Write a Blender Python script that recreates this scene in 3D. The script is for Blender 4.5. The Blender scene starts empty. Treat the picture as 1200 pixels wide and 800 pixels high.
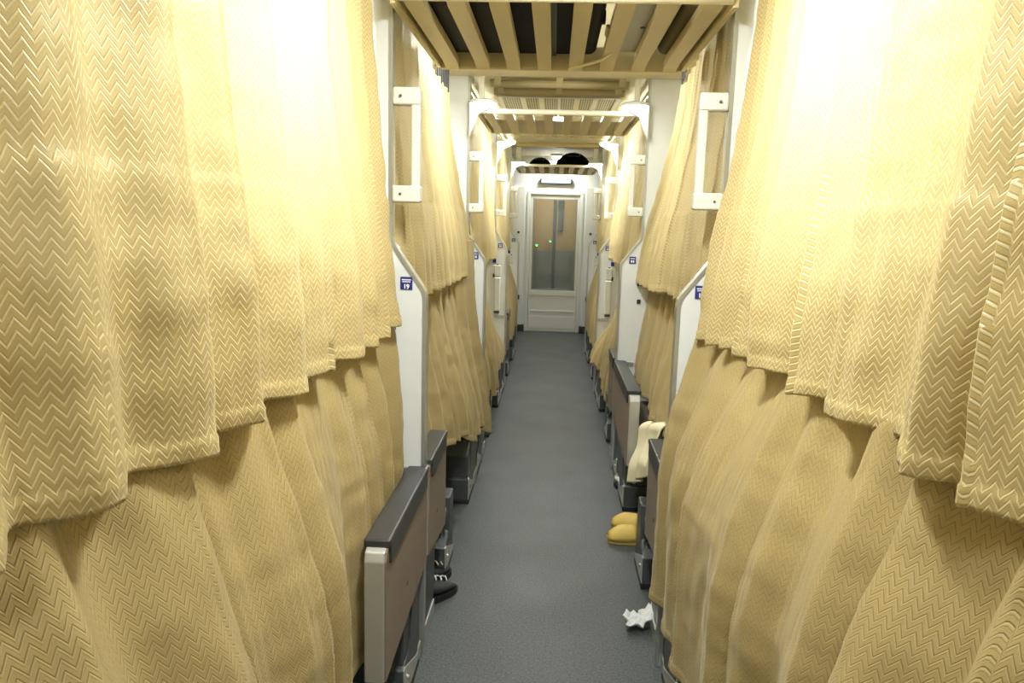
import bpy, bmesh, math, random
from mathutils import Vector, Matrix, noise
S = bpy.context.scene
C = S.collection
PI = math.pi
D = [2.327, 4.371, 6.415, 8.459]          # the four partition planes in view
END = 10.0
CEIL = 2.24

# ------------------------------------------------------------------ materials
def nmat(name):
    m = bpy.data.materials.new(name); m.use_nodes = True
    nt = m.node_tree; nt.nodes.clear()
    return m, nt
def N(nt, t, **kw):
    n = nt.nodes.new(t)
    for k, v in kw.items():
        if k in n.inputs: n.inputs[k].default_value = v
        else: setattr(n, k, v)
    return n
def basic(name, col, rough=.5, metal=0, noise_amt=.06, noise_scale=30, bump=0.0, bscale=200, spec=.5, coat=0):
    m, nt = nmat(name); L = nt.links
    out = N(nt, 'ShaderNodeOutputMaterial'); b = N(nt, 'ShaderNodeBsdfPrincipled')
    b.inputs['Roughness'].default_value = rough; b.inputs['Metallic'].default_value = metal
    b.inputs['Specular IOR Level'].default_value = spec; b.inputs['Coat Weight'].default_value = coat
    tc = N(nt, 'ShaderNodeTexCoord'); nz = N(nt, 'ShaderNodeTexNoise'); nz.inputs['Scale'].default_value = noise_scale
    nz.inputs['Detail'].default_value = 4
    L.new(tc.outputs['Object'], nz.inputs['Vector'])
    mx = N(nt, 'ShaderNodeMix', data_type='RGBA')
    mx.inputs[6].default_value = (*[c*(1-noise_amt) for c in col], 1)
    mx.inputs[7].default_value = (*[min(1, c*(1+noise_amt)) for c in col], 1)
    L.new(nz.outputs['Fac'], mx.inputs[0]); L.new(mx.outputs[2], b.inputs['Base Color'])
    if bump:
        n2 = N(nt, 'ShaderNodeTexNoise'); n2.inputs['Scale'].default_value = bscale
        L.new(tc.outputs['Object'], n2.inputs['Vector'])
        bp = N(nt, 'ShaderNodeBump'); bp.inputs['Strength'].default_value = bump; bp.inputs['Distance'].default_value = .002
        L.new(n2.outputs['Fac'], bp.inputs['Height']); L.new(bp.outputs['Normal'], b.inputs['Normal'])
    L.new(b.outputs['BSDF'], out.inputs['Surface'])
    return m
def emit(name, col, strength):
    m, nt = nmat(name); out = N(nt, 'ShaderNodeOutputMaterial'); e = N(nt, 'ShaderNodeEmission')
    e.inputs['Color'].default_value = (*col, 1); e.inputs['Strength'].default_value = strength
    nt.links.new(e.outputs[0], out.inputs[0]); return m

def curtain_material(name, base, light, groove, lamt, gamt):
    m, nt = nmat(name); L = nt.links
    out = N(nt, 'ShaderNodeOutputMaterial')
    uv = N(nt, 'ShaderNodeUVMap'); sep = N(nt, 'ShaderNodeSeparateXYZ'); L.new(uv.outputs[0], sep.inputs[0])
    def M(op, a, b=None, c=None):
        n = N(nt, 'ShaderNodeMath', operation=op)
        for i, x in enumerate((a, b, c)):
            if x is None: continue
            if isinstance(x, (int, float)): n.inputs[i].default_value = x
            else: L.new(x, n.inputs[i])
        return n.outputs[0]
    tri = M('PINGPONG', sep.outputs[0], .0113)                 # triangle, period .030
    v2 = M('ADD', sep.outputs[1], M('MULTIPLY', tri, 1.35))
    fr = M('FRACT', M('DIVIDE', v2, .0130))
    line = M('ABSOLUTE', M('SUBTRACT', fr, .5))                # 0 mid .. .5 edge
    mr = N(nt, 'ShaderNodeMapRange', interpolation_type='SMOOTHSTEP')
    L.new(line, mr.inputs[0]); mr.inputs[1].default_value = .33; mr.inputs[2].default_value = .43
    fac = mr.outputs[0]                                        # 1 on the raised light line
    mr3 = N(nt, 'ShaderNodeMapRange', interpolation_type='SMOOTHSTEP')
    L.new(M('ABSOLUTE', M('SUBTRACT', fr, .24)), mr3.inputs[0]); mr3.inputs[1].default_value = .11; mr3.inputs[2].default_value = .02
    dark = mr3.outputs[0]                                      # thin dark groove under the line
    # fine weave
    wv = N(nt, 'ShaderNodeTexNoise'); wv.inputs['Scale'].default_value = 700
    L.new(uv.outputs[0], wv.inputs['Vector'])
    big = N(nt, 'ShaderNodeTexNoise'); big.inputs['Scale'].default_value = 5; L.new(uv.outputs[0], big.inputs['Vector'])
    mx = N(nt, 'ShaderNodeMix', data_type='RGBA')
    mx.inputs[6].default_value = (*base, 1); mx.inputs[7].default_value = (*light, 1)
    L.new(M('MULTIPLY', fac, lamt), mx.inputs[0])
    m2 = N(nt, 'ShaderNodeMix', data_type='RGBA'); L.new(M('MULTIPLY', dark, gamt), m2.inputs[0])
    L.new(mx.outputs[2], m2.inputs[6]); m2.inputs[7].default_value = (*groove, 1)
    m3 = N(nt, 'ShaderNodeMix', data_type='RGBA', blend_type='MULTIPLY'); m3.inputs[0].default_value = 1
    L.new(m2.outputs[2], m3.inputs[6])
    mm = N(nt, 'ShaderNodeMapRange'); mm.inputs[1].default_value = .3; mm.inputs[2].default_value = .7
    mm.inputs[3].default_value = .86; mm.inputs[4].default_value = 1.08
    L.new(wv.outputs['Fac'], mm.inputs[0])
    cmb = N(nt, 'ShaderNodeCombineColor'); [L.new(mm.outputs[0], cmb.inputs[i]) for i in range(3)]
    L.new(cmb.outputs[0], m3.inputs[7])
    hgt = M('ADD', M('SUBTRACT', M('MULTIPLY', fac, 1.0), M('MULTIPLY', dark, .7)), M('MULTIPLY', wv.outputs['Fac'], .5))
    bp = N(nt, 'ShaderNodeBump'); bp.inputs['Strength'].default_value = .55; bp.inputs['Distance'].default_value = .0012
    L.new(hgt, bp.inputs['Height'])
    b = N(nt, 'ShaderNodeBsdfPrincipled'); b.inputs['Roughness'].default_value = .46
    b.inputs['Sheen Weight'].default_value = .35; b.inputs['Sheen Roughness'].default_value = .4
    b.inputs['Sheen Tint'].default_value = (1, .93, .75, 1)
    L.new(m3.outputs[2], b.inputs['Base Color']); L.new(bp.outputs[0], b.inputs['Normal'])
    t = N(nt, 'ShaderNodeBsdfTranslucent'); t.inputs['Color'].default_value = (.93, .89, .72, 1)
    L.new(bp.outputs[0], t.inputs['Normal'])
    ms = N(nt, 'ShaderNodeMixShader'); ms.inputs[0].default_value = .28
    L.new(b.outputs[0], ms.inputs[1]); L.new(t.outputs[0], ms.inputs[2]); L.new(ms.outputs[0], out.inputs[0])
    return m

def floor_material():
    m, nt = nmat('speckled_floor'); L = nt.links
    out = N(nt, 'ShaderNodeOutputMaterial'); b = N(nt, 'ShaderNodeBsdfPrincipled')
    tc = N(nt, 'ShaderNodeTexCoord')
    n1 = N(nt, 'ShaderNodeTexNoise'); n1.inputs['Scale'].default_value = 130; n1.inputs['Detail'].default_value = 3
    vo = N(nt, 'ShaderNodeTexVoronoi'); vo.inputs['Scale'].default_value = 150
    n2 = N(nt, 'ShaderNodeTexNoise'); n2.inputs['Scale'].default_value = 3
    for n in (n1, vo, n2): L.new(tc.outputs['Object'], n.inputs['Vector'])
    cr = N(nt, 'ShaderNodeValToRGB'); e = cr.color_ramp.elements
    e[0].position = .36; e[0].color = (.032, .037, .039, 1); e[1].position = .66; e[1].color = (.078, .087, .087, 1)
    L.new(n1.outputs['Fac'], cr.inputs[0])
    c2 = N(nt, 'ShaderNodeValToRGB'); e = c2.color_ramp.elements
    e[0].position = .10; e[0].color = (.30, .31, .30, 1); e[1].position = .17; e[1].color = (0, 0, 0, 1)
    L.new(vo.outputs['Distance'], c2.inputs[0])
    mx = N(nt, 'ShaderNodeMix', data_type='RGBA', blend_type='ADD'); mx.inputs[0].default_value = .28
    L.new(cr.outputs[0], mx.inputs[6]); L.new(c2.outputs[0], mx.inputs[7])
    L.new(mx.outputs[2], b.inputs['Base Color'])
    mr = N(nt, 'ShaderNodeMapRange'); mr.inputs[3].default_value = .42; mr.inputs[4].default_value = .6
    L.new(n2.outputs['Fac'], mr.inputs[0]); L.new(mr.outputs[0], b.inputs['Roughness'])
    bp = N(nt, 'ShaderNodeBump'); bp.inputs['Strength'].default_value = .25; bp.inputs['Distance'].default_value = .001
    L.new(n1.outputs['Fac'], bp.inputs['Height']); L.new(bp.outputs[0], b.inputs['Normal'])
    L.new(b.outputs[0], out.inputs[0]); return m

def perforated_material():
    m, nt = nmat('perforated_grille'); L = nt.links
    out = N(nt, 'ShaderNodeOutputMaterial'); b = N(nt, 'ShaderNodeBsdfPrincipled'); b.inputs['Roughness'].default_value = .5
    tc = N(nt, 'ShaderNodeTexCoord'); sep = N(nt, 'ShaderNodeSeparateXYZ'); L.new(tc.outputs['Object'], sep.inputs[0])
    def M(op, a, bb):
        n = N(nt, 'ShaderNodeMath', operation=op)
        for i, x in enumerate((a, bb)):
            if isinstance(x, (int, float)): n.inputs[i].default_value = x
            else: L.new(x, n.inputs[i])
        return n.outputs[0]
    fx = M('FRACT', M('DIVIDE', sep.outputs[0], .016), 0); fy = M('FRACT', M('DIVIDE', sep.outputs[1], .07), 0)
    a = M('LESS_THAN', fx, .5); c = M('LESS_THAN', fy, .85); f = M('MULTIPLY', a, c)
    mx = N(nt, 'ShaderNodeMix', data_type='RGBA'); mx.inputs[6].default_value = (.62, .60, .48, 1); mx.inputs[7].default_value = (.12, .12, .10, 1)
    L.new(f, mx.inputs[0]); L.new(mx.outputs[2], b.inputs['Base Color']); L.new(b.outputs[0], out.inputs[0]); return m

def laminate_material():
    m, nt = nmat('brown_laminate'); L = nt.links
    out = N(nt, 'ShaderNodeOutputMaterial'); b = N(nt, 'ShaderNodeBsdfPrincipled'); b.inputs['Roughness'].default_value = .42
    tc = N(nt, 'ShaderNodeTexCoord'); mp = N(nt, 'ShaderNodeMapping'); mp.inputs['Scale'].default_value = (40, 8, 160)
    nz = N(nt, 'ShaderNodeTexNoise'); nz.inputs['Scale'].default_value = 3; nz.inputs['Detail'].default_value = 6
    L.new(tc.outputs['Object'], mp.inputs[0]); L.new(mp.outputs[0], nz.inputs['Vector'])
    cr = N(nt, 'ShaderNodeValToRGB'); e = cr.color_ramp.elements
    e[0].position = .3; e[0].color = (.19, .145, .11, 1); e[1].position = .7; e[1].color = (.265, .21, .165, 1)
    L.new(nz.outputs['Fac'], cr.inputs[0]); L.new(cr.outputs[0], b.inputs['Base Color']); L.new(b.outputs[0], out.inputs[0]); return m

def glass_material():
    m, nt = nmat('door_glass'); L = nt.links
    out = N(nt, 'ShaderNodeOutputMaterial'); g = N(nt, 'ShaderNodeBsdfGlossy'); g.inputs['Roughness'].default_value = .05
    t = N(nt, 'ShaderNodeBsdfTransparent'); t.inputs['Color'].default_value = (.95, .95, .92, 1)
    ms = N(nt, 'ShaderNodeMixShader'); ms.inputs[0].default_value = .10
    L.new(t.outputs[0], ms.inputs[1]); L.new(g.outputs[0], ms.inputs[2]); L.new(ms.outputs[0], out.inputs[0]); return m

M_ = dict(
    cloth=curtain_material('herringbone_cloth_face', (.56, .430, .180), (.80, .71, .43), (.40, .295, .11), 1.0, .35),
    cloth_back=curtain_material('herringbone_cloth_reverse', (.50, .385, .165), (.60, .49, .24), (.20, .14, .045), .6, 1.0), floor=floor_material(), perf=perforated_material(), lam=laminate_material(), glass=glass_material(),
    white=basic('white_painted_panel', (.69, .715, .725), .38, noise_amt=.03),
    alu=basic('grey_aluminium_edge', (.52, .54, .53), .30, .75, .05),
    handle=basic('off_white_plastic', (.66, .67, .62), .35, noise_amt=.02),
    cream=basic('cream_ceiling_paint', (.60, .55, .38), .5, noise_amt=.04),
    slat=basic('cream_rack_slat', (.62, .53, .31), .45, noise_amt=.05),
    rail=basic('pale_rail', (.80, .76, .62), .3, noise_amt=.03),
    black=basic('black_rubber', (.018, .018, .02), .42, noise_amt=.2, bump=.2),
    cap=basic('dark_grey_pad', (.035, .036, .038), .36, noise_amt=.15),
    dark=basic('dark_grey_metal', (.10, .11, .115), .42, .45, .12),
    chrome=basic('brushed_steel', (.62, .64, .64), .24, 1, .05),
    silver=basic('silver_edge', (.55, .56, .54), .34, .55, .05),
    blue=basic('blue_sign', (.020, .030, .20), .4, noise_amt=.05),
    ink=basic('white_sign_print', (.85, .87, .92), .5, noise_amt=.02),
    seat=basic('grey_brown_seat_vinyl', (.16, .135, .11), .6, noise_amt=.1, bump=.3),
    mattress=basic('cream_bed_sheet', (.74, .68, .52), .8, noise_amt=.04, bump=.3, bscale=60),
    wall=basic('beige_carriage_wall', (.62, .60, .52), .5, noise_amt=.03),
    suit=basic('black_suitcase_shell', (.0035, .0035, .0045), .6, noise_amt=.3, bump=.3, bscale=40, spec=.1),
    grey=basic('grey_plastic_case', (.42, .44, .42), .35, noise_amt=.08),
    olive=basic('olive_brown_canvas', (.16, .13, .06), .8, noise_amt=.12, bump=.4),
    yellow=basic('yellow_foam', (.64, .46, .11), .6, noise_amt=.1),
    shoe=basic('black_shoe_fabric', (.012, .013, .018), .6, noise_amt=.3, bump=.6, bscale=150),
    sole=basic('pale_shoe_sole', (.62, .62, .58), .6, noise_amt=.1),
    tissue=basic('grey_white_tissue', (.62, .63, .62), .9, noise_amt=.08),
    pillow=basic('cream_pillow_cloth', (.78, .72, .50), .8, noise_amt=.05, bump=.3, bscale=80),
    doorgrey=basic('grey_door_panel', (.25, .26, .245), .35, noise_amt=.06),
    wood=basic('beige_vestibule_panel', (.50, .34, .15), .5, noise_amt=.12, noise_scale=12),
    slate=basic('dark_slate_gasket', (.10, .12, .125), .45, noise_amt=.1),
    lamp=emit('lamp_glow', (1, .97, .90), 14), disp=emit('display_glow', (.55, .74, 1), 1.5), green=emit('green_led', (.05, 1, .25), 3.5),
)

# ------------------------------------------------------------------ mesh helpers
def link(name, bm, m, parent=None, smooth=False, **props):
    me = bpy.data.meshes.new(name); bmesh.ops.recalc_face_normals(bm, faces=bm.faces); bm.to_mesh(me); bm.free()
    o = bpy.data.objects.new(name, me); C.objects.link(o)
    ms = m if isinstance(m, (list, tuple)) else [m]
    for x in ms: me.materials.append(M_[x])
    if smooth:
        for p in me.polygons: p.use_smooth = True
    if parent is not None: o.parent = parent
    for k, v in props.items(): o[k] = v
    return o
def thing(name, label, cat, loc=(0, 0, 0), group=None):
    o = bpy.data.objects.new(name, None); C.objects.link(o); o.location = loc; o.empty_display_size = .05
    o['label'] = label; o['category'] = cat
    if group: o['group'] = group
    return o
def tag(o, label, cat, group=None):
    o['label'] = label; o['category'] = cat
    if group: o['group'] = group
    return o
def box(bm, x0, x1, y0, y1, z0, z1, bev=.0, seg=2):
    if x0 > x1: x0, x1 = x1, x0
    b2 = bmesh.new(); bmesh.ops.create_cube(b2, size=1)
    for v in b2.verts: v.co = Vector(((x0+x1)/2+v.co.x*(x1-x0), (y0+y1)/2+v.co.y*(y1-y0), (z0+z1)/2+v.co.z*(z1-z0)))
    if bev > 0: bmesh.ops.bevel(b2, geom=b2.edges[:], offset=bev, segments=seg, affect='EDGES', profile=.5)
    merge(bm, b2)
def merge(bm, b2):
    me = bpy.data.meshes.new('tmp'); b2.to_mesh(me); b2.free(); bm.from_mesh(me); bpy.data.meshes.remove(me)
def tube(bm, pts, r, n=10, caps=True):
    pts = [Vector(p) for p in pts]; rings = []
    for i, p in enumerate(pts):
        d = (pts[min(i+1, len(pts)-1)]-pts[max(i-1, 0)]).normalized()
        up = Vector((0, 0, 1)) if abs(d.z) < .9 else Vector((0, 1, 0))
        a = d.cross(up).normalized(); b = d.cross(a).normalized()
        rr = r[i] if isinstance(r, (list, tuple)) else r
        rings.append([bm.verts.new(p+(a*math.cos(2*PI*k/n)+b*math.sin(2*PI*k/n))*rr) for k in range(n)])
    for A, B in zip(rings, rings[1:]):
        for k in range(n): bm.faces.new((A[k], A[(k+1) % n], B[(k+1) % n], B[k]))
    if caps: bm.faces.new(rings[0][::-1]); bm.faces.new(rings[-1])
def prism_y(bm, prof, y0, y1, bev=0, seg=2):      # prof: list of (x,z)
    b2 = bmesh.new(); a = [b2.verts.new((x, y0, z)) for x, z in prof]; b = [b2.verts.new((x, y1, z)) for x, z in prof]
    n = len(prof); b2.faces.new(a); b2.faces.new(b[::-1])
    for i in range(n): b2.faces.new((a[i], b[i], b[(i+1) % n], a[(i+1) % n]))
    if bev: bmesh.ops.bevel(b2, geom=b2.edges[:], offset=bev, segments=seg, affect='EDGES', profile=.5)
    merge(bm, b2)
def prism_x(bm, prof, x0, x1, bev=0, seg=2):      # prof: list of (y,z)
    b2 = bmesh.new(); a = [b2.verts.new((x0, y, z)) for y, z in prof]; b = [b2.verts.new((x1, y, z)) for y, z in prof]
    n = len(prof); b2.faces.new(a); b2.faces.new(b[::-1])
    for i in range(n): b2.faces.new((a[i], b[i], b[(i+1) % n], a[(i+1) % n]))
    if bev: bmesh.ops.bevel(b2, geom=b2.edges[:], offset=bev, segments=seg, affect='EDGES', profile=.5)
    merge(bm, b2)
def blob(bm, c, r, sx=1, sy=1, sz=1, f=None, sub=3):
    b2 = bmesh.new(); bmesh.ops.create_icosphere(b2, subdivisions=sub, radius=1)
    for v in b2.verts:
        p = v.co.copy()
        if f: p = f(p)
        v.co = Vector((c[0]+p.x*r*sx, c[1]+p.y*r*sy, c[2]+p.z*r*sz))
    merge(bm, b2)
def one(name, m, parent, fn, *a, smooth=False, **k):
    props = k.pop('props', {})
    bm = bmesh.new(); fn(bm, *a, **k); return link(name, bm, m, parent, smooth, **props)

# ------------------------------------------------------------------ setting
W = 1.38
def struct(name, m, boxes):
    bm = bmesh.new()
    for b in boxes: box(bm, *b)
    o = link(name, bm, m); o['kind'] = 'structure'; return o
struct('floor', 'floor', [(-W, W, -1.6, 12.4, -.05, 0)])
struct('ceiling', 'cream', [(-W, W, -1.6, 12.4, CEIL, CEIL+.05)])
struct('wall_left', 'wall', [(-W-.05, -W, -1.6, 12.4, 0, CEIL)])
struct('wall_right', 'wall', [(W, W+.05, -1.6, 12.4, 0, CEIL)])
struct('wall_back', 'wall', [(-W, W, -1.65, -1.6, 0, CEIL)])
struct('wall_end', 'white', [(-W, -.335, END, END+.06, 0, CEIL), (.335, W, END, END+.06, 0, CEIL), (-.335, .335, END, END+.06, 1.80, CEIL)])
struct('wall_vestibule', 'wall', [(-W, -.45, 11.1, 11.15, 0, CEIL), (.45, W, 11.1, 11.15, 0, CEIL), (-.45, .45, 11.1, 11.15, 1.95, CEIL)])

# frame round the end door
bm = bmesh.new()
box(bm, -.355, -.315, END-.02, END+.07, 0, 1.80, .004); box(bm, .315, .355, END-.02, END+.07, 0, 1.80, .004)
box(bm, -.315, .315, END-.02, END+.07, 1.765, 1.80, .004)
o = link('trim_1', bm, 'handle'); o['kind'] = 'structure'
# sliding door in the end wall
bm = bmesh.new()
box(bm, -.312, .312, END+.004, END+.044, .0, .55, .004); box(bm, -.312, -.272, END+.004, END+.044, .55, 1.71, .003)
box(bm, .272, .312, END+.004, END+.044, .55, 1.71, .003); box(bm, -.312, .312, END+.004, END+.044, 1.71, 1.762, .003)
box(bm, -.30, .30, END-.004, END+.006, .47, .535, .003)
box(bm, -.30, .30, END-.003, END+.006, .04, .20, .003)
box(bm, -.28, .28, END-.004, END+.006, .255, .28, .003)
door = link('door_1', bm, 'handle'); door['kind'] = 'structure'
one('window_pane', 'glass', door, box, -.272, .272, END+.018, END+.026, .55, 1.71)
bm = bmesh.new()
for a in [(-.28, -.268, END-.001, END+.03, .545, 1.715), (.268, .28, END-.001, END+.03, .545, 1.715), (-.28, .28, END-.001, END+.03, .545, .557), (-.28, .28, END-.001, END+.03, 1.70, 1.712)]: box(bm, *a)
link('gasket', bm, 'doorgrey', door)
# doors of the next vestibule, seen through the glass
bm = bmesh.new()
for s in (-1, 1):
    x0, x1 = (-.45, -.022) if s < 0 else (.022, .45)
    box(bm, x0, x1, 11.08, 11.12, 0, 1.02, .004)
    box(bm, x0, x1, 11.08, 11.12, 1.84, 1.95, .004)
far = link('door_2', bm, 'doorgrey'); far['kind'] = 'structure'
for s in (-1, 1):
    x0, x1 = (-.45, -.022) if s < 0 else (.022, .45)
    one('upper_panel', 'wood', far, box, x0, x1, 11.085, 11.115, 1.02, 1.84, .003)
one('meeting_strip', 'slate', far, box, -.022, .022, 11.07, 11.13, 0, 1.95, .004)
k = thing('fire_extinguisher_box', 'narrow dark slate box hung on the far door beyond the glass', 'box', (.075, 11.068, 1.30))
one('box_body', 'slate', k, box, -.03, .045, -.03, .018, 0, .45, .008)
one('box_lid', 'dark', k, box, -.034, .049, -.036, -.028, .30, .43, .004)
for i, (x, y, z, l) in enumerate([(-.245, 10.98, 1.09, 'larger green indicator light behind the door glass, left one'), (-.055, 10.98, 1.15, 'smaller green indicator light behind the door glass, beside the dark strip')]):
    k = thing('indicator_light', l, 'light', (x, y, z), 'green indicator lights beyond the door')
    bm = bmesh.new(); tube(bm, [(0, .108, 0), (0, -.005, 0)], .016-.003*i, 14); link('light_housing', bm, 'dark', k)
    bm = bmesh.new(); blob(bm, (0, -.006, 0), .015-.003*i, 1, .5, 1, sub=2); link('lens', bm, 'green', k, True)

# ------------------------------------------------------------------ lights
def area(name, loc, size, power, rot=(0, 0, 0), col=(.965, 1, .955), sy=None):
    l = bpy.data.lights.new(name, 'AREA'); l.size = size; l.energy = power; l.color = col
    if sy: l.shape = 'RECTANGLE'; l.size_y = sy
    o = bpy.data.objects.new(name, l); C.objects.link(o); o.location = loc; o.rotation_euler = rot; return o
def point(name, loc, power, r=.04, col=(.965, 1, .955)):
    l = bpy.data.lights.new(name, 'POINT'); l.energy = power; l.shadow_soft_size = r; l.color = col
    o = bpy.data.objects.new(name, l); C.objects.link(o); o.location = loc; return o

# ------------------------------------------------------------------ partitions
SIDE = {-1: 'left', 1: 'right'}
ORD = ['nearest', 'second', 'third', 'farthest']
def digits(txt, parent, x, y, z, size, side):
    cu = bpy.data.curves.new('numeral', 'FONT'); cu.body = txt; cu.size = size; cu.extrude = .0004; cu.align_x = 'CENTER'; cu.offset = .0006
    tmp = bpy.data.objects.new('numeral_tmp', cu); C.objects.link(tmp)
    bpy.context.view_layer.update()
    me = bpy.data.meshes.new_from_object(tmp.evaluated_get(bpy.context.evaluated_depsgraph_get()))
    bpy.data.objects.remove(tmp)
    me.materials.clear(); me.materials.append(M_['ink'])
    o = bpy.data.objects.new('numeral', me); C.objects.link(o); o.parent = parent
    o.location = (x, y, z); o.rotation_euler = (PI/2, 0, 0); return o
def partition(k, s):
    y = D[k]; g = 'white partitions between the berths'
    lab = {0: 'white partition panel with blue seat sign, nearest on the %s', 1: 'second white partition panel from the camera on the %s',
           2: 'third white partition panel from the camera, %s side', 3: 'last white partition panel before the end wall, %s side'}[k] % SIDE[s]
    r = thing('berth_partition', lab, 'partition', (0, y, 0), g)
    e = lambda x: s*x
    low = .385 if s < 0 else .377
    prof = [(1.34, 0), (low+.006, 0), (low+.006, 1.17), (low+.012, 1.19), (.488, 1.325), (.496, 1.35), (.496, CEIL-.002), (1.34, CEIL-.002)]
    bm = bmesh.new(); prism_y(bm, [(e(a), b) for a, b in prof], -.014, .014); link('panel', bm, 'white', r)
    # aluminium edge following the aisle side profile
    line = [(low, .0), (low, 1.165), (low+.004, 1.185), (low+.012, 1.20), (.478, 1.315), (.486, 1.33), (.490, 1.35), (.490, CEIL-.002)]
    bm = bmesh.new(); w = .017
    rings = []
    for i, (a, z) in enumerate(line):
        p0 = Vector(line[max(i-1, 0)]); p1 = Vector(line[min(i+1, len(line)-1)]); d = (p1-p0).normalized(); nrm = Vector((-d.y, d.x))
        if nrm.x > 0: nrm = -nrm
        pts = [(Vector((a, z))-nrm*.008, -w), (Vector((a, z))+nrm*.003, -w), (Vector((a, z))+nrm*.006, -w*.5), (Vector((a, z))+nrm*.006, w*.5), (Vector((a, z))+nrm*.003, w), (Vector((a, z))-nrm*.008, w)]
        rings.append([bm.verts.new((e(p.x), yy, p.y)) for p, yy in pts])
    for A, B in zip(rings, rings[1:]):
        for i in range(6): bm.faces.new((A[i], A[(i+1) % 6], B[(i+1) % 6], B[i]))
    bm.faces.new(rings[0]); bm.faces.new(rings[-1])
    link('edge_trim', bm, 'alu', r, label='grey metal edge strip')
    # grab handle at the upper berth
    bm = bmesh.new()
    b2 = bmesh.new()
    outer = [(.486, 1.785), (.418, 1.785), (.406, 1.773), (.404, 1.47), (.404, 1.450), (.486, 1.450)]
    box(bm, e(.404), e(.487), -.022, .018, 1.732, 1.783, .007, 3)
    box(bm, e(.402), e(.487), -.026, .020, 1.450, 1.500, .007, 3)
    box(bm, e(.405), e(.432), -.018, .014, 1.49, 1.745, .006, 3)
    b2.free()
    hd = link('grab_handle', bm, 'handle', r)
    bm = bmesh.new()
    for zz in (1.757, 1.475): tube(bm, [(e(.462), -.0275, zz), (e(.462), -.020, zz)], .004, 8)
    link('screw', bm, 'dark', hd)
    # foot collar where the panel meets the arm rests
    bm = bmesh.new(); box(bm, e(low+.012), e(low+.10), -.020, .020, .605, .632, .003); link('collar', bm, 'alu', r)
    # sign
    cx = e(.443) if s < 0 else e(.443)
    sg = one('number_sign', 'blue', r, box, cx-.0185, cx+.0185, -.0175, -.0138, 1.190, 1.229, .0015)
    bm = bmesh.new()
    if k == 0:
        box(bm, cx-.014, cx+.014, -.0185, -.0172, 1.2185, 1.2215)
        for j in range(5): box(bm, cx-.012+j*.005, cx-.0085+j*.005, -.0185, -.0172, 1.2125, 1.2158)
        link('sign_line', bm, 'ink', sg)
        digits('19' if s < 0 else '17', sg, cx, -.0180, 1.1935, .0185, s)
    else:
        box(bm, cx-.013, cx+.013, -.0185, -.0172, 1.2165, 1.2200)
        box(bm, cx-.009, cx-.002, -.0185, -.0172, 1.196, 1.209); box(bm, cx+.002, cx+.009, -.0185, -.0172, 1.196, 1.209)
        link('sign_line', bm, 'ink', sg)
    # lower blue tag, hanging bracket and folding grip lower down
    one('small_tag', 'blue', r, box, e(.475), e(.503), -.0175, -.0138, 1.066, 1.098, .001)
    if k < 2:
        one('step_hinge', 'cap', r, box, e(.478), e(.499), -.022, -.012, .965, .990, .003)
        return r
    bm = bmesh.new()
    for zz in (1.05, 1.005): tube(bm, [(e(.462), -.018, zz), (e(.462), -.013, zz)], .007, 10)
    link('screw', bm, 'cap', r)
    bm = bmesh.new(); box(bm, e(.434), e(.488), -.024, -.013, .955, 1.045, .004); link('bracket', bm, 'handle', r)
    bm = bmesh.new(); box(bm, e(.436), e(.486), -.034, -.013, .665, .945, .008, 3); link('folded_step', bm, 'handle', r)
    one('step_stop', 'cap', r, box, e(.440), e(.486), -.038, -.012, .645, .667, .004)
    one('step_hinge', 'cap', r, box, e(.484), e(.499), -.030, -.012, .945, .975, .003)
    one('coat_hook', 'cap', r, tube, [(e(.62), -.014, 1.60), (e(.62), -.035, 1.60), (e(.62), -.040, 1.575), (e(.62), -.032, 1.56)], .005, 8)
    # blue tag
    return r
for k in range(4):
    for s in (-1, 1): partition(k, s)

# ------------------------------------------------------------------ lamps on the partition heads
lamp_lab = {1: 'small bright lamp on its bracket at the %s end of the second rack rail',
            2: 'glowing lamp on the %s third partition head, below the grille', 3: 'small glowing lamp at the %s top corner of the end portal'}
for k in range(1, 4):
    for s in (-1, 1):
        y = D[k]-.03
        r = thing('reading_lamp', lamp_lab[k] % SIDE[s], 'lamp', (0, y, 0), 'lamps on the partition heads')
        bm = bmesh.new()
        prism_y(bm, [(s*.489, 2.045), (s*.489, 1.86), (s*.472, 1.90), (s*.44, 1.985), (s*.375, 2.01), (s*.365, 2.03), (s*.375, 2.05)], -.02, .02, .004)
        link('bracket', bm, 'handle', r)
        bm = bmesh.new(); tube(bm, [(s*.415, 0, 2.058), (s*.415, 0, 2.052), (s*.415, 0, 2.038)], [.066, .078, .080], 28)
        link('housing', bm, 'handle', r)
        bm = bmesh.new(); blob(bm, (s*.415, 0, 2.037), .072, 1, 1, .26, sub=3); link('diffuser', bm, 'lamp', r, True)
        for yy, pw in ((y-.09, 1.0 if k == 1 else 5), (y+.10, 2.0 if k == 1 else 5)):
            sl = bpy.data.lights.new('lamp_light', 'SPOT'); sl.energy = pw; sl.spot_size = math.radians(150); sl.spot_blend = .6; sl.shadow_soft_size = .03; sl.color = (.965, 1, .955)
            so = bpy.data.objects.new('lamp_light', sl); C.objects.link(so); so.location = (s*.40, yy, 2.005)

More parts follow.
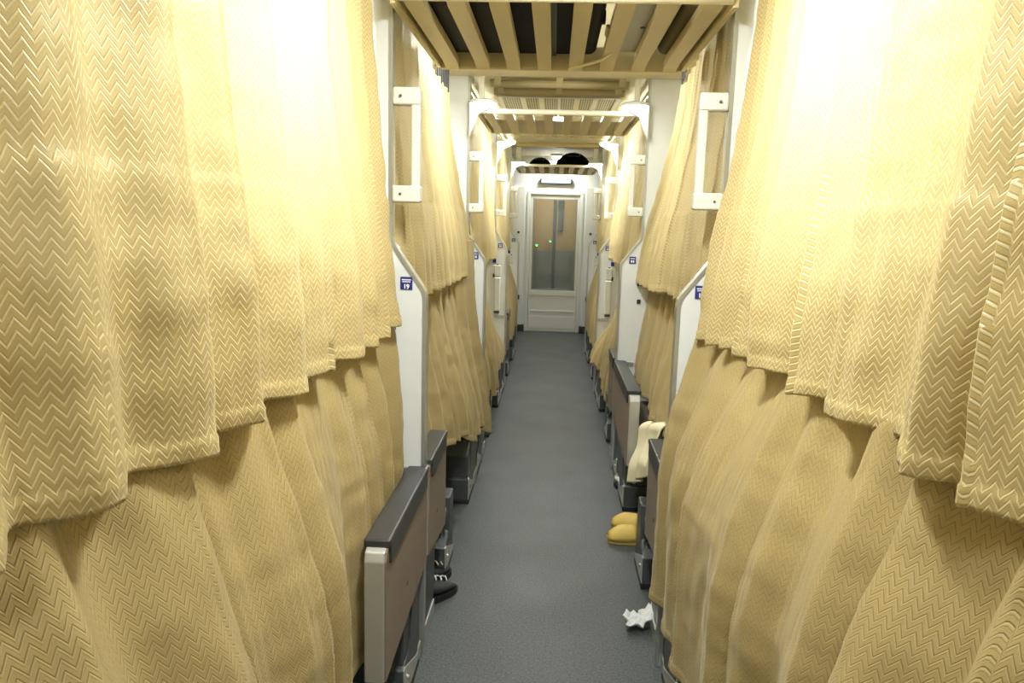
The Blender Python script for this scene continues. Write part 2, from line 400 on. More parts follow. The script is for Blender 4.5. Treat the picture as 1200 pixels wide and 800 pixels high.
# ------------------------------------------------------------------ luggage racks
def rack(y0, ln, hw, label, front_z=2.0, sag=.0, nsl=8):
    r = thing('luggage_rack', label, 'luggage rack', (0, y0, 0), 'slatted luggage racks over the aisle')
    one('front_rail', 'rail', r, tube, [(-hw, 0, front_z+.012), (hw, 0, front_z+.012)], .015, 12, smooth=True)
    bm = bmesh.new(); box(bm, -hw-.005, hw+.005, ln-.012, ln+.012, 1.985, 2.075, .008); link('rear_lip', bm, 'slat', r)
    for i in range(nsl):
        x = (-hw+.045)+i*(2*hw-.09)/(nsl-1); w = .026
        bm = bmesh.new()
        prof = [(.010, 2.026), (.010, 2.006), (.06, 2.000), (ln-.12, 1.998), (ln-.05, 1.992), (ln-.012, 1.985), (ln-.012, 2.02), (ln-.12, 2.028), (.06, 2.03)]
        prism_x(bm, prof, x-w, x+w, .003); link('slat', bm, 'slat', r)
    for s in (-1, 1):
        bm = bmesh.new()
        box(bm, s*hw, s*(hw+.016), 0, ln, 1.99, 2.06, .003); link('side_rail', bm, 'slat', r)
    return r
rack(2.222, .89, .462, 'nearest slatted luggage rack over the aisle carrying the black suitcase')
rack(D[1]+.06, .85, .440, 'second slatted luggage rack, its bright rail crossing below the grille')
rack(D[3]-.02, 1.0, .440, 'farthest slatted luggage rack, above the end door')
# portals
for k, l in ((1, 'cream square portal frame above the second rack rail'), (3, 'cream square portal frame round the farthest rack opening')):
    r = thing('ceiling_portal', l, 'portal frame', (0, D[k], 0))
    for s in (-1, 1): one('post', 'rail' if k == 1 else 'handle', r, box, s*(.412 if k == 1 else .385), s*.440, -.018, .018, 2.03, CEIL-.036, .004)
    one('cross_beam', 'slat', r, box, *((-.74, .74, -.30, -.016) if k == 1 else (-.44, .44, -.10, .04)), CEIL-.055 if k == 1 else CEIL-.035, CEIL-.001, .004)
# ceiling bars and grille
for y, l in ((4.62, 'cream round bar along the ceiling, nearer of the two before the grille'), (4.90, 'cream round bar along the ceiling, just before the grille')):
    r = thing('ceiling_bar', l, 'bar', (0, y, 0), 'ceiling bars')
    one('bar', 'slat', r, tube, [(-.40, 0, CEIL-.045), (.40, 0, CEIL-.045)], .022, 12, smooth=True)
    for s in (-1, 0, 1): one('clip', 'slat', r, box, s*.36-.02, s*.36+.02, -.024, .024, CEIL-.06, CEIL-.001, .004)
def grille(y0, y1, l):
    r = thing('ceiling_grille', l, 'ceiling grille', (0, y0, 0), 'perforated ceiling grilles')
    ln = y1-y0
    one('perforated_sheet', 'perf', r, box, -.375, .375, 0, ln, CEIL-.012, CEIL-.001)
    bm = bmesh.new()
    box(bm, -.40, .40, -.03, .01, CEIL-.03, CEIL-.001, .003); box(bm, -.40, .40, ln-.01, ln+.03, CEIL-.03, CEIL-.001, .003)
    for s in (-1, 1): box(bm, s*.375, s*.405, 0, ln, CEIL-.03, CEIL-.001, .003)
    link('grille_frame', bm, 'handle', r)
    for i in range(5):
        x = -.24+i*.12; one('rib', 'rail', r, box, x-.017+.008*(i == 2), x+.017-.008*(i == 2), .01, ln-.01, CEIL-.03, CEIL-.008, .003)
grille(5.22, 6.1, 'perforated ceiling grille with pale ribs behind the second rack')
grille(6.55, 7.35, 'perforated ceiling grille between third partitions and end portal')
bm = bmesh.new()
for i in range(5):
    r = thing('ceiling_vent', ['round ceiling vent over the aisle, leftmost of five', 'round ceiling vent, second from left of five', 'middle round ceiling vent of the row of five', 'round ceiling vent, second from right of five', 'round ceiling vent, rightmost of five'][i], 'vent', (-.36+i*.18, 7.6, CEIL-.001), 'round ceiling vents')
    b = bmesh.new(); tube(b, [(0, 0, 0), (0, 0, -.02), (0, 0, -.022)], [.062, .056, .048], 20); link('vent_ring', b, 'slat', r)
    b = bmesh.new(); tube(b, [(0, 0, -.018), (0, 0, -.03)], [.032, .024], 16); link('vent_core', b, 'cream', r)
bm.free()

# luggage on the nearest rack
r = thing('suitcase', 'black hard suitcase lying flat on the nearest luggage rack', 'suitcase', (-.155, 2.67, 2.032))
one('shell', 'suit', r, box, -.29, .29, -.37, .39, .0, .17, .03, 4)
for q in (-1, 1): one('strap', 'cap', r, box, q*.13-.010, q*.13+.010, -.373, .393, -.0004, .172, .002)
one('carry_handle', 'cap', r, tube, [(-.09, -.367, .085), (-.085, -.39, .085), (.085, -.39, .085), (.09, -.367, .085)], .009, 8)
for sx in (-1, 1):
    b = bmesh.new(); tube(b, [(sx*.293, .15, .08), (sx*.307, .15, .08)], .024, 14); link('wheel', b, 'black', r)
r = thing('equipment_case', 'grey metal case beside the suitcase on the nearest luggage rack', 'case', (.262, 2.62, 2.032))
b = bmesh.new(); prism_x(b, [(-.28, 0), (.36, 0), (.42, .03), (.42, .12), (-.28, .12)], -.075, .085, .008); link('case_body', b, 'grey', r)
b = bmesh.new(); tube(b, [(0, .0, -.003), (0, 0, .003)], .008, 10); link('rivet', b, 'dark', r)
r = thing('gap_cover_bag', 'added olive brown cloth bag covering the bright gap at the right end of the nearest luggage rack', 'bag', (.405, 2.62, 2.032))  # bag added to darken the bright ceiling gap between the last slats
b = bmesh.new(); box(b, -.048, .045, -.26, .42, 0, .15, .03, 4); link('bag_body', b, 'olive', r, True)
one('bag_strap', 'cap', r, tube, [(0, -.2, .145), (0, -.1, .19), (0, .2, .19), (0, .3, .145)], .008, 8, smooth=True)
r = thing('cable', 'thin pale cable lying loose on the nearest rack slats', 'cable', (.15, 2.8, 2.0))
one('cord', 'pillow', r, tube, [(-.115, .29, -.012), (-.05, .20, -.010), (.0, .12, -.010), (.04, .03, .0), (.003, -.04, .040), (.002, -.14, .045)], .006, 8, smooth=True)
# bags on the farthest rack
for i, (x, sx, sz, l) in enumerate([(-.19, .13, .065, 'small black rucksack on the farthest rack, left'), (.185, .20, .10, 'large rounded black bag on the farthest rack, right')]):
    r = thing('travel_bag', l, 'bag', (x, 8.95, 2.03), 'bags on the farthest rack')
    def f(p, sz=sz): return Vector((p.x, p.y, max(p.z, -.0)+.0))
    b = bmesh.new(); blob(b, (0, 0, 0), 1, sx, .17, sz*1.7, f); link('bag_body', b, 'suit', r, True)
    one('bag_handle', 'cap', r, tube, [(-sx*.4, -.08, sz*1.45), (-sx*.3, -.12, sz*1.2), (sx*.3, -.12, sz*1.2), (sx*.4, -.08, sz*1.45)], .008, 8)

# header display on the end wall
r = thing('information_display', 'lit bluish oblong display on the end wall above the door', 'display', (0, END-.03, 1.93))
one('casing', 'dark', r, box, -.205, .205, -.02, .031, -.035, .035, .012, 3)
one('screen', 'disp', r, box, -.185, .185, -.024, -.018, -.022, .024, .002)
# things on the end wall
r = thing('wall_sign', 'small dark blue sign on the end wall left of the door', 'sign', (-.50, END-.004, 1.61))
one('plate', 'blue', r, box, -.05, .05, -.004, .003, -.018, .018, .001)
one('sign_line', 'ink', r, box, -.03, .03, -.0055, -.003, -.004, .004)
r = thing('wall_sign', 'tiny grey plate on the end wall right of the door', 'sign', (.47, END-.004, 1.60))
one('plate', 'doorgrey', r, box, -.02, .02, -.004, .003, -.02, .02, .001)
for s in (-1, 1):
    r = thing('end_pilaster', 'white end wall pilaster with dark bolts and grip, %s of the door' % SIDE[s], 'wall post', (s*.46, END-.03, 0))
    one('pilaster', 'white', r, box, -.075, .075, -.03, .028, 0, 1.86, .006)
    one('grip', 'handle', r, box, -.03, .03, -.055, -.028, .48, .98, .008)
    one('grip_stop', 'cap', r, box, -.034, .034, -.058, -.028, .42, .475, .004)
    for z in (1.28, 1.13, 1.06):
        b = bmesh.new(); tube(b, [(0, -.036, z), (0, -.028, z)], .016, 12); link('bolt', b, 'cap', r)
    one('foot', 'cap', r, box, -.10, .10, -.06, .028, 0, .09, .006)

# ------------------------------------------------------------------ seats
ARMS = {(0, -1, 'B'), (0, -1, 'A'), (0, 1, 'A'), (1, 1, 'B'), (1, 1, 'A'), (2, -1, 'A')}
def seat(k, s, kind):
    """kind B: seat in front of partition k; A: seat behind it"""
    y = D[k]
    d = 'in front of' if kind == 'B' else 'just behind'
    nm = ['the nearest partition', 'the second partition', 'the third partition', 'the farthest partition'][k]
    r = thing('berth_bench', ('berth bench with brown laminate side %s %s, %s side' if (k, s, kind) in ARMS else 'low dark metal berth bench base %s %s, %s side') % (d, nm, SIDE[s]), 'bench', (0, y, 0), 'berth benches along the aisle')
    e = lambda x: s*x
    if kind == 'B': y0, y1 = (-.62 if k != 1 or s < 0 else -.86), -.022
    else: y0, y1 = .022, .405
    zt = .622
    if (k, s, kind) in ARMS:
        # slanted lower outline as a Y-Z prism
        if kind == 'B': prof = [(y0, .285), (y1, .325), (y1, zt), (y0+.03, zt), (y0+.008, zt-.008), (y0, zt-.03)]
        else: prof = [(y0, .325), (y1, .275), (y1, zt-.03), (y1-.008, zt-.008), (y1-.03, zt), (y0, zt)]
        b = bmesh.new(); prism_x(b, prof, e(.372), e(.380)); link('laminate_panel', b, 'lam', r)
        # silver frame round it
        n = len(prof); b = bmesh.new()
        cy = sum(p[0] for p in prof)/n
        prism_x(b, [(min(max(a, y0-.004), y1+.004)+(-.004 if a < cy else .004), z-(.004 if z < .4 else -.001)) for a, z in prof], e(.3765), e(.425), .003)
        link('silver_frame', b, 'silver', r)
        b = bmesh.new(); box(b, e(.366), e(.432), y0+.02, y1-.004, zt-.045 if False else zt-.004, zt+.018, .006, 3)
        box(b, e(.3655), e(.3745), y0+.03, y1-.03, zt-.045, zt+.01, .003)
        link('arm_pad', b, 'cap', r)
        b = bmesh.new(); tube(b, [(e(.3735), y0+.45*(y1-y0), .41), (e(.3705), y0+.45*(y1-y0), .41)], .007, 10); link('screw', b, 'cap', r)
    b = bmesh.new(); box(b, e(.60 if (k, s, kind) != (1, 1, 'B') else .45), e(1.30), y0+.03 if kind == 'B' else .03, y1-.03 if kind == 'B' else y1+.30, .30, .42, .03, 3)
    link('cushion', b, 'seat', r)
    # base
    b = bmesh.new()
    if kind == 'B':
        by0 = -.70 if k else -.32
        prism_x(b, [(by0+.02, 0), (-.025, 0), (-.025, .29), (by0+.12, .29), (by0+.02, .24)], e(.392), e(1.30), .006)
    else:
        by0 = .03
        prism_x(b, [(.025, 0), (.26, 0), (.30, .28), (.025, .29)], e(.392), e(1.30), .006)
    link('base', b, 'dark', r)
    one('kick_strip', 'alu', r, box, e(.386), e(.3925), by0+.03 if kind == 'B' else .03, -.03 if kind == 'B' else .25, .001, .055, .002)
    # steel supports: paired curved ribs
    sup = [by0, ] if kind == 'B' else [.52]
    if kind == 'B' and k: sup.append(-.26)
    for sy in sup:
        b = bmesh.new(); prism_x(b, [(sy, 0), (sy+.24, 0), (sy+.24, .29), (sy+.13, .29), (sy+.11, .155), (sy+.09, .135), (sy, .125)], e(.387), e(.51), .005)
        sp = link('support', b, 'dark', r)
        for xx in (.412, .448, .484):
            b = bmesh.new(); tube(b, [(e(xx), sy+.075, .132), (e(xx), sy+.098, .150), (e(xx), sy+.105, .18), (e(xx), sy+.106, .22), (e(xx), sy+.112, .25), (e(xx), sy+.13, .272)], [.010, .015, .016, .016, .014, .010], 10)
            link('rib', b, 'chrome', sp, True)
        b = bmesh.new(); tube(b, [(e(.432), sy+.045, .128), (e(.432), sy+.045, .138)], .013, 14); link('bolt', b, 'chrome', sp)
        b = bmesh.new(); tube(b, [(e(.381), sy+.06, .07), (e(.388), sy+.06, .07)], .009, 12); link('bolt', b, 'chrome', sp)
        b = bmesh.new(); prism_x(b, [(sy, 0.022), (sy+.24, 0.022), (sy+.24, .04), (sy+.012, .13), (sy, .125)], e(.3845), e(.388), .001); link('side_plate', b, 'silver', sp)
        one('foot', 'black', sp, box, e(.383), e(.512), sy-.008, sy+.24, 0, .024, .004)
    return r
for k in range(4):
    for s in (-1, 1):
        seat(k, s, 'B')
        if k < 3: seat(k, s, 'A')

# upper berths behind the curtains
for k in range(4):
    ya = D[k-1] if k else .283
    for s in (-1, 1):
        r = thing('upper_berth', 'upper sleeping berth behind the %s curtain on the %s' % (['nearest', 'second', 'third', 'farthest'][k], SIDE[s]), 'berth', (0, ya+.03, 1.34), 'upper berths behind the curtains')
        one('berth_shelf', 'handle', r, box, s*.60, s*1.36, 0, 1.98, 0, .05, .01)
        one('mattress', 'mattress', r, box, s*.62, s*1.34, .02, 1.96, .052, .13, .03, 3)

# ------------------------------------------------------------------ curtains
def smooth(t): t = max(0, min(1, t)); return t*t*(3-2*t)
def curtain(name, label, s, y0, y1, ztop, hem, xt, xb, ridges, amp_t, amp_b, seed, group, ny=300, nz=110, ztopf=None, lean=.03, wr=.004, power=1.15, crease=None, ysh=None, drop=1.0, m='cloth', late=None, ampf=None):
    """vertical cloth along the aisle; xt(y), xb(y): distance from the aisle axis at top/bottom; hem(y): bottom height"""
    rnd = random.Random(seed)
    rs = sorted(ridges)
    amps = [rnd.uniform(.6, 1.0) for _ in range(len(rs)+1)]
    drift = [rnd.uniform(-.03, .03) for _ in rs]
    grid = []
    for j in range(nz+1):
        tz = j/nz; row = []
        rr = [a+drift[i]*(tz-.4) for i, a in enumerate(rs)]
        for i in range(ny+1):
            y = y0+(y1-y0)*i/ny
            # find the fold interval
            q = 0
            while q < len(rr) and rr[q] < y: q += 1
            a = rr[q-1] if q > 0 else rr[0]-.2
            b = rr[q] if q < len(rr) else rr[-1]+.2
            t = (y-a)/(b-a)
            A = amps[min(q, len(amps)-1)]
            f = (.5+.5*math.cos(2*PI*t))**power
            if ampf: A *= ampf(y)
            amp = (amp_t+(amp_b-amp_t)*smooth(tz*1.1))*A
            zt = ztopf(y) if ztopf else ztop
            hz = hem(y)+.007*noise.noise(Vector((y*14, seed, 0)))+.010*noise.noise(Vector((y*3.3, seed, 4)))-.008*f*A
            z = zt+(hz-zt)*tz
            x = xt(y)+(xb(y)-xt(y))*smooth((tz*.55+.45*tz*tz) if drop == 1 else tz/drop)
            if late:
                q0 = late(y); x = xt(y)+(xb(y)-xt(y))*smooth((tz-q0)/(1-q0))
            out = amp*(f-.35)
            out += amp*.55*noise.noise(Vector((y*7.5+seed*3.1, z*1.1, seed)))
            out += amp*.25*noise.noise(Vector((y*17+seed*1.7, z*2.0, seed+9)))
            out += wr*noise.noise(Vector((y*24, z*12, seed+4)))+wr*.7*noise.noise(Vector((y*9, z*22, seed+7)))
            if crease is not None:
                out += .0012*math.exp(-((z-crease)/.008)**2)+.003*smooth((crease-z)/.03+.5)
            if tz > .975: out += .003
            yy = y+lean*A*f*(1-.35*tz)
            if ysh: yy += ysh(y, z)
            row.append(Vector((s*(x-out), yy, z)))
        grid.append(row)
    bm = bmesh.new(); uvl = bm.loops.layers.uv.new('UVMap')
    vs = [[bm.verts.new(p) for p in row] for row in grid]
    mid = grid[nz//2]; u = [0]
    for i in range(ny): u.append(u[-1]+(mid[i+1]-mid[i]).length)
    for j in range(nz):
        for i in range(ny):
            fc = bm.faces.new((vs[j][i], vs[j][i+1], vs[j+1][i+1], vs[j+1][i])); fc.smooth = True
            for lp, (a, b) in zip(fc.loops, ((i, j), (i+1, j), (i+1, j+1), (i, j+1))):
                lp[uvl].uv = (u[a]+seed*.37, grid[b][a].z+seed*.011)
    me = bpy.data.meshes.new(name); bm.to_mesh(me); bm.free(); me.materials.append(M_[m])
    o = bpy.data.objects.new(name, me); C.objects.link(o)
    md = o.modifiers.new('thickness', 'SOLIDIFY'); md.thickness = .0022; md.offset = 0
    tag(o, label, 'curtain', group)
    return o
def rl(a, b, step, seed):
    r = random.Random(seed); out = []; y = a
    while y < b: out.append(y); y += step*r.uniform(.6, 1.4)
    return out
def lerp_pts(pts):
    def g(y):
        if y <= pts[0][0]: return pts[0][1]
        for (a, va), (b, vb) in zip(pts, pts[1:]):
            if y <= b: return va+(vb-va)*smooth((y-a)/(b-a))
        return pts[-1][1]
    return g
const = lambda v: (lambda y: v)
GU = 'upper berth curtains'; GL = 'lower berth curtains'
# nearest bay
curtain('berth_curtain', 'upper beige herringbone curtain filling the left of the picture', -1, .32, 2.285, 2.20, lerp_pts([(.3, 1.10), (1.0, 1.075), (1.6, 1.07), (2.28, 1.10)]),
        lerp_pts([(.3, .56), (2.0, .552), (2.28, .555)]), lerp_pts([(.3, .505), (1.6, .50), (2.28, .46)]),
        [.40, .60, .78, 1.0, 1.18, 1.40, 1.60, 1.78, 1.92, 2.04, 2.17], .038, .054, 3, GU, 560, 190, crease=1.45)
curtain('berth_curtain', 'upper beige herringbone curtain filling the right of the picture', 1, .32, 2.285, 2.20, lerp_pts([(.3, 1.10), (1.0, 1.10), (1.6, 1.10), (2.28, 1.085)]),
        lerp_pts([(.3, .56), (2.0, .552), (2.28, .555)]), lerp_pts([(.3, .505), (1.6, .50), (2.28, .455)]),
        [.45, .68, .86, .98, 1.28, 1.46, 1.72, 1.86, 2.0, 2.10, 2.20], .038, .054, 8, GU, 560, 190, crease=1.44)
curtain('berth_curtain', 'lower beige herringbone curtain at bottom left, beside the brown seat side', -1, .34, 2.30, 1.30, lerp_pts([(.3, .14), (1.50, .14), (1.75, .32), (2.30, .32)]),
        lerp_pts([(.3, .585), (1.9, .56), (2.25, .50)]), lerp_pts([(.3, .43), (1.40, .43), (1.62, .462), (2.1, .465), (2.3, .455)]),
        [.52, .68, .94, 1.26, 1.40, 1.60, 1.78, 1.93, 2.07, 2.20], .036, .055, 5, GL, 560, 190, drop=.62, m='cloth_back', power=1.0, ampf=lerp_pts([(1.2, 1.5), (1.7, .8)]))
curtain('berth_curtain', 'lower beige herringbone curtain at bottom right, hanging to the floor edge', 1, .34, 2.30, 1.30, lerp_pts([(.3, .13), (1.5, .16), (1.8, .27), (2.1, .26), (2.30, .28)]),
        lerp_pts([(.3, .585), (1.9, .56), (2.25, .48)]), lerp_pts([(.3, .43), (1.4, .42), (1.8, .365), (2.3, .358)]),
        [.50, .74, .99, 1.14, 1.42, 1.60, 1.84, 2.04, 2.22], .036, .055, 11, GL, 560, 190, drop=.62, m='cloth_back', power=1.0, ampf=lerp_pts([(1.2, 1.5), (1.7, .8)]))
# second bay
curtain('berth_curtain', 'upper curtain of the second bay, behind the nearest left grab handle', -1, 2.37, 4.34, 2.20, lerp_pts([(2.3, 1.13), (4.3, 1.11)]),
        lerp_pts([(2.3, .56), (4.34, .55)]), const(.485), rl(2.42, 4.3, .16, 21), .022, .04, 21, GU, 420, 130,
        ztopf=lerp_pts([(3.2, 2.20), (3.7, 2.05), (4.34, 2.02)]), crease=1.45, ysh=lambda y, z: -.38*smooth((z-1.15)/.95)*smooth((y-2.6)/1.7))
curtain('berth_curtain', 'upper curtain of the second bay, behind the nearest right grab handle', 1, 2.37, 4.34, 2.20, lerp_pts([(2.3, 1.15), (4.3, 1.09)]),
        lerp_pts([(2.3, .56), (4.34, .55)]), const(.485), rl(2.42, 4.3, .17, 22), .022, .04, 22, GU, 420, 130,
        ztopf=lerp_pts([(3.2, 2.20), (3.7, 2.05), (4.34, 2.02)]), crease=1.45, ysh=lambda y, z: -.75*smooth((z-1.15)/.95)*smooth((y-2.6)/1.7))
curtain('berth_curtain', 'lower curtain of the second left bay, draping over the seat base', -1, 2.37, 4.36, 1.30, lerp_pts([(2.3, .50), (3.1, .46), (3.45, .42), (3.7, .32), (4.0, .31), (4.3, .20)]),
        lerp_pts([(2.3, .56), (3.8, .53), (4.3, .46)]), lerp_pts([(2.37, .465), (2.8, .45), (3.4, .41), (4.0, .37), (4.34, .355)]), rl(2.4, 4.3, .19, 31), .03, .05, 31, GL, 420, 130, m='cloth_back')
curtain('berth_curtain', 'lower curtain of the second right bay, above the cream pillow', 1, 2.37, 4.34, 1.30, lerp_pts([(2.4, .66), (3.2, .60), (3.5, .55), (4.34, .55)]),
        const(.56), lerp_pts([(2.37, .48), (2.75, .455), (3.2, .455), (3.45, .50), (4.34, .50)]), rl(2.4, 4.3, .18, 33), .03, .045, 33, GL, 420, 130, m='cloth_back')
# third bay
for s, ul, ll, sd in ((-1, 'upper curtain of the third bay on the left', 'lower curtain of the third bay on the left', 41), (1, 'upper curtain of the third bay on the right', 'lower curtain of the third bay on the right, swept toward the aisle', 43)):
    curtain('berth_curtain', ul, s, 4.41, 6.39, 2.18, const(1.13), const(.55), const(.48), rl(4.45, 6.35, .2, sd), .022, .045, sd, GU, 240, 80)
    curtain('berth_curtain', ll, s, 4.41, 6.39, 1.30, lerp_pts([(4.4, .31), (4.7, .31), (4.95, .22), (5.5, .22), (5.7, .31), (6.39, .30)]), const(.56), lerp_pts([(4.4, .44), (5.4, .40), (6.39, .365 if s > 0 else .39)]), rl(4.45, 6.35, .22, sd+1), .02, .05, sd+1, GL, 240, 80, m='cloth_back', late=lerp_pts([(5.6, .12), (6.15, .58)]))
    curtain('berth_curtain', ul.replace('third', 'farthest'), s, 6.45, 8.43, 2.18, const(1.13), const(.55), const(.49), rl(6.5, 8.4, .2, sd+10), .022, .04, sd+10, GU, 160, 60)
    curtain('berth_curtain', ll.replace('third', 'farthest').replace(', swept toward the aisle', ''), s, 6.45, 8.43, 1.30, const(.31), const(.56), const(.40), rl(6.5, 8.4, .2, sd+12), .02, .045, sd+12, GL, 160, 60, m='cloth_back', drop=.8)
    curtain('berth_curtain', 'last curtain between end wall and farthest partition, %s side' % SIDE[s], s, 8.50, 9.90, 2.18, const(.25), const(.55), const(.47), rl(8.5, 9.9, .2, sd+20), .02, .04, sd+20, 'end curtains', 120, 60)
# curtain rails
for k in range(4):
    ya, yb = (D[k-1] if k else .283)+.03, D[k]-.03
    for s in (-1, 1):
        r = thing('curtain_rail', 'curtain rail above the %s %s upper curtain' % (['nearest', 'second', 'third', 'farthest'][k], SIDE[s]), 'rail', (0, ya, 2.215), 'curtain rails')
        one('rod', 'alu', r, tube, [(s*.552, 0, 0), (s*.552, yb-ya, 0)], .010, 10, smooth=True)
        if k == 1:
            for i in range(12):
                y = .90+i*(.058 if s < 0 else .030)
                z1 = -.03-.16*smooth((y-.9)/.35)
                one('hook', 'cap', r, tube, [(s*.552, y, .012), (s*.545, y, .0), (s*.545, y, z1)], .004, 6)

# ------------------------------------------------------------------ loose things
# black shoes on the floor, left
def shoe(loc, rz, label, m='shoe', sole='sole', L=.26, tilt=0):
    r = thing('shoe', label, 'shoe', loc, 'shoes on the floor'); r.rotation_euler = (tilt, 0, rz)
    def outline(t):   # half width along the length 0 heel..1 toe
        return .030+.014*math.sin(PI*min(1, t*1.05))+.006*math.sin(2*PI*t-1.2)
    b = bmesh.new(); rings = []; n = 20
    def ring(t, h0, h1, wsc):
        w = outline(t)*wsc*math.sqrt(max(0.02, 1-abs(2*t-1)**6)); return [(w*math.cos(2*PI*k/n), (t-.5)*L, (h0+h1)/2+(h1-h0)/2*math.sin(2*PI*k/n)) for k in range(n)]
    hs = [.075, .085, .085, .082, .078, .070, .060, .052, .046, .040, .030]
    for i, h in enumerate(hs): rings.append([b.verts.new(p) for p in ring(.01+.98*i/10, .018, h, 1.0)])
    for A, B in zip(rings, rings[1:]):
        for k in range(n): b.faces.new((A[k], A[(k+1) % n], B[(k+1) % n], B[k]))
    b.faces.new(rings[0]); b.faces.new(rings[-1]); link('upper', b, m, r, True)
    b = bmesh.new(); rings = []
    pts = [(math.copysign(1, q)*outline(t)*1.08*math.sqrt(max(0.02, 1-abs(2*t-1)**6)), (t-.5)*L*1.03) for q, ts in ((1, [i/14 for i in range(15)]), (-1, [1-i/14 for i in range(15)])) for t in ts]
    lo = [b.verts.new((x, y, 0)) for x, y in pts]; hi = [b.verts.new((x, y, .022)) for x, y in pts]
    b.faces.new(lo); b.faces.new(hi[::-1])
    for i in range(len(pts)): b.faces.new((lo[i], lo[(i+1) % len(pts)], hi[(i+1) % len(pts)], hi[i]))
    link('sole', b, sole, r)
    b = bmesh.new()
    for i in range(4): tube(b, [(-.022, .0+i*.022, .083-i*.006), (0, .006+i*.022, .088-i*.006), (.022, .0+i*.022, .083-i*.006)], .003, 6)
    link('lace', b, 'sole' if m == 'shoe' else 'shoe', r)
    return r
shoe((-.425, 2.68, .0), -.95, 'black shoe with pale laces on the floor by the left seat, nearer one', L=.24, sole='black')
shoe((-.455, 2.80, .0), -.75, 'black shoe on the floor by the left seat, tucked behind the nearer one', L=.25, sole='black')
shoe((.425, 4.02, 0), .25, 'pale shoe under the second right seat side', m='sole', sole='shoe', L=.24)
# yellow slippers
def slipper(loc, rz, label):
    r = thing('slipper', label, 'slipper', loc, 'yellow slippers'); r.rotation_euler = (0, 0, rz)
    pts = []
    for i in range(28):
        a = 2*PI*i/28; w = .046+.006*math.sin(a)
        pts.append((w*math.copysign(abs(math.cos(a))**.75, math.cos(a)), .115*math.copysign(abs(math.sin(a))**.8, math.sin(a))))
    b = bmesh.new(); lo = [b.verts.new((x*.92, y*.96, 0)) for x, y in pts]; hi = [b.verts.new((x, y, .026)) for x, y in pts]
    b.faces.new(lo); b.faces.new(hi[::-1])
    for i in range(28): b.faces.new((lo[i], lo[(i+1) % 28], hi[(i+1) % 28], hi[i]))
    link('sole', b, 'yellow', r, False)
    b = bmesh.new(); rows = []
    for j in range(9):
        t = j/8; y = -.112+t*.125; w = .046*max(.12, 1-(abs(min(y, 0))/.118)**3.2)**.5+.004; h = .012+.046*math.sin(PI*.5*min(1, t*1.6+.12))
        rows.append([b.verts.new((w*math.cos(PI*q/10), y, .018+h*math.sin(PI*q/10))) for q in range(11)])
    for A, B in zip(rows, rows[1:]):
        for q in range(10): b.faces.new((A[q], A[q+1], B[q+1], B[q]))
    o = link('strap', b, 'yellow', r, True); md = o.modifiers.new('t', 'SOLIDIFY'); md.thickness = .007
    return r
slipper((.395, 3.30, 0), -1.45, 'yellow slipper on the floor by the right seats, nearer one')
slipper((.425, 3.44, 0), -1.75, 'yellow slipper on the floor by the right seats, farther one')
# crumpled tissue
b = bmesh.new(); g = 16; vs = []
for j in range(g+1):
    for i in range(g+1):
        u, v = i/g-.5, j/g-.5
        p = Vector((u*.15+.02*noise.noise(Vector((u*6, v*6, 1))), v*.09+.025*u, .018+.10*max(0, u+.15)+.03*noise.noise(Vector((u*9, v*9, 5)))+.012))
        vs.append(b.verts.new(p))
for j in range(g):
    for i in range(g): b.faces.new((vs[j*(g+1)+i], vs[j*(g+1)+i+1], vs[(j+1)*(g+1)+i+1], vs[(j+1)*(g+1)+i]))
o = link('tissue', b, 'tissue', None, True); o.location = (.372, 2.56, -.002); o.modifiers.new('t', 'SOLIDIFY').thickness = .003
tag(o, 'crumpled whitish tissue on the floor against the right seat base', 'tissue')
# blanket spilling from the right lower berth
bm = bmesh.new(); nu, nv = 60, 50; vs = []
for j in range(nv+1):
    v = j/nv
    for i in range(nu+1):
        u = i/nu; y = 2.78+.66*u
        zt = .70-.17*u; zb = .47-.26*u
        if v < .3:
            q = v/.3; x = .56-.14*math.sin(q*PI/2); z = zt-.02+.02*math.sin(q*PI)-.035*(1-math.cos(q*PI/2))
        else:
            q = (v-.3)/.7; x = .42-.035*smooth(q*1.3)+.0*q; z = zt-.055-(zt-.055-zb)*q
        k = .016*math.cos(u*15+1.2*v)*(.4+v)+.012*noise.noise(Vector((u*5, v*3, 2)))
        vs.append(bm.verts.new((x-k, y+.03*v, z+.012*noise.noise(Vector((u*4, v*4, 8))))))
for j in range(nv):
    for i in range(nu): bm.faces.new((vs[j*(nu+1)+i], vs[j*(nu+1)+i+1], vs[(j+1)*(nu+1)+i+1], vs[(j+1)*(nu+1)+i]))
o = link('blanket', bm, 'pillow', None, True); o.modifiers.new('t', 'SOLIDIFY').thickness = .006
tag(o, 'cream blanket spilling over the edge of the second right lower berth', 'blanket')

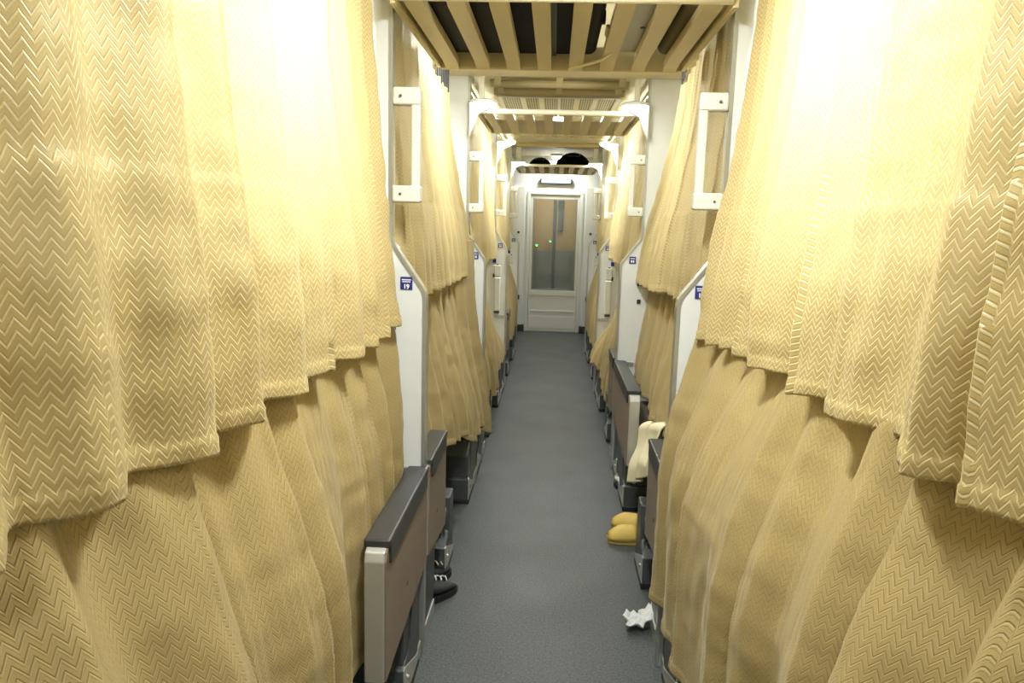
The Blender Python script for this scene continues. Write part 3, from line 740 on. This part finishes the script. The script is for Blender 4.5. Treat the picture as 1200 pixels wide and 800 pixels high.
# ------------------------------------------------------------------ lights
def tube_lamp(x, y, l, pw, ln=.5):
    r = thing('ceiling_lamp', l, 'lamp', (x, y, CEIL-.001), 'ceiling lamps')
    one('lamp_base', 'handle', r, box, -.07, .07, -ln/2-.02, ln/2+.02, -.025, 0, .006)
    one('lamp_cover', 'lamp', r, box, -.055, .055, -ln/2, ln/2, -.04, -.02, .008)
    area('ceiling_lamp_light', (x, y, CEIL-.05), .1, pw, sy=ln)
tube_lamp(0, 1.45, 'ceiling lamp over the nearest bay of the aisle', 24)
tube_lamp(-.15, 3.52, 'added fill lamp hidden above the far end of the nearest rack', 15, .36)  # added to light the second bay, hidden behind the suitcase and rear lip
tube_lamp(0, 6.24, 'added fill lamp above the far end of the second rack', 18, .16)  # added to brighten the third bay, seen only between the slats
tube_lamp(0, -.7, 'added unseen fill lamp over the aisle behind the camera', 12)  # unseen lamp added to light the near curtains
for k in range(4):
    ya = D[k-1] if k else .283
    for s in (-1, 1):
        aim = Vector((-s, -.62, -.10)).to_track_quat('-Z', 'Y').to_euler()
        area('berth_lamp_light', (s*.98, ya+(1.50 if k != 1 else 1.25), 1.90), .14, 25 if k != 1 else 14, aim)
area('vestibule_light', (0, 10.55, CEIL-.02), .5, 8)
tube_lamp(0, 9.75, 'added fill lamp just before the end wall', 9, .25)  # lamp added to lift the dark end wall

wd = bpy.data.worlds.new('World'); S.world = wd; wd.use_nodes = True
wd.node_tree.nodes['Background'].inputs[0].default_value = (1, .97, .9, 1); wd.node_tree.nodes['Background'].inputs[1].default_value = .12

# ------------------------------------------------------------------ camera
f, a, yaw, roll = 900.0945, .1536, -.0508, .0269
ca, sa, cw, sw, cr, sr = math.cos(a), math.sin(a), math.cos(yaw), math.sin(yaw), math.cos(roll), math.sin(roll)
right0 = Vector((cw, -sw, 0)); fw0 = Vector((sw, cw, 0)); up = Vector((0, 0, 1))
fwd = fw0*ca-up*sa; up1 = fw0*sa+up*ca
right = right0*cr+up1*sr; upv = up1*cr-right0*sr
cam = bpy.data.cameras.new('Camera'); co = bpy.data.objects.new('Camera', cam); C.objects.link(co)
cam.sensor_width = 36; cam.lens = f*36/1200; cam.clip_start = .02
m = Matrix((right, upv, -fwd)).transposed().to_4x4(); m.translation = (0, 0, 1.4); co.matrix_world = m
S.camera = co
S.view_settings.view_transform = 'Standard'; S.view_settings.look = 'None'; S.view_settings.gamma = 1
S.view_settings.use_curve_mapping = False; S.view_settings.exposure = .40
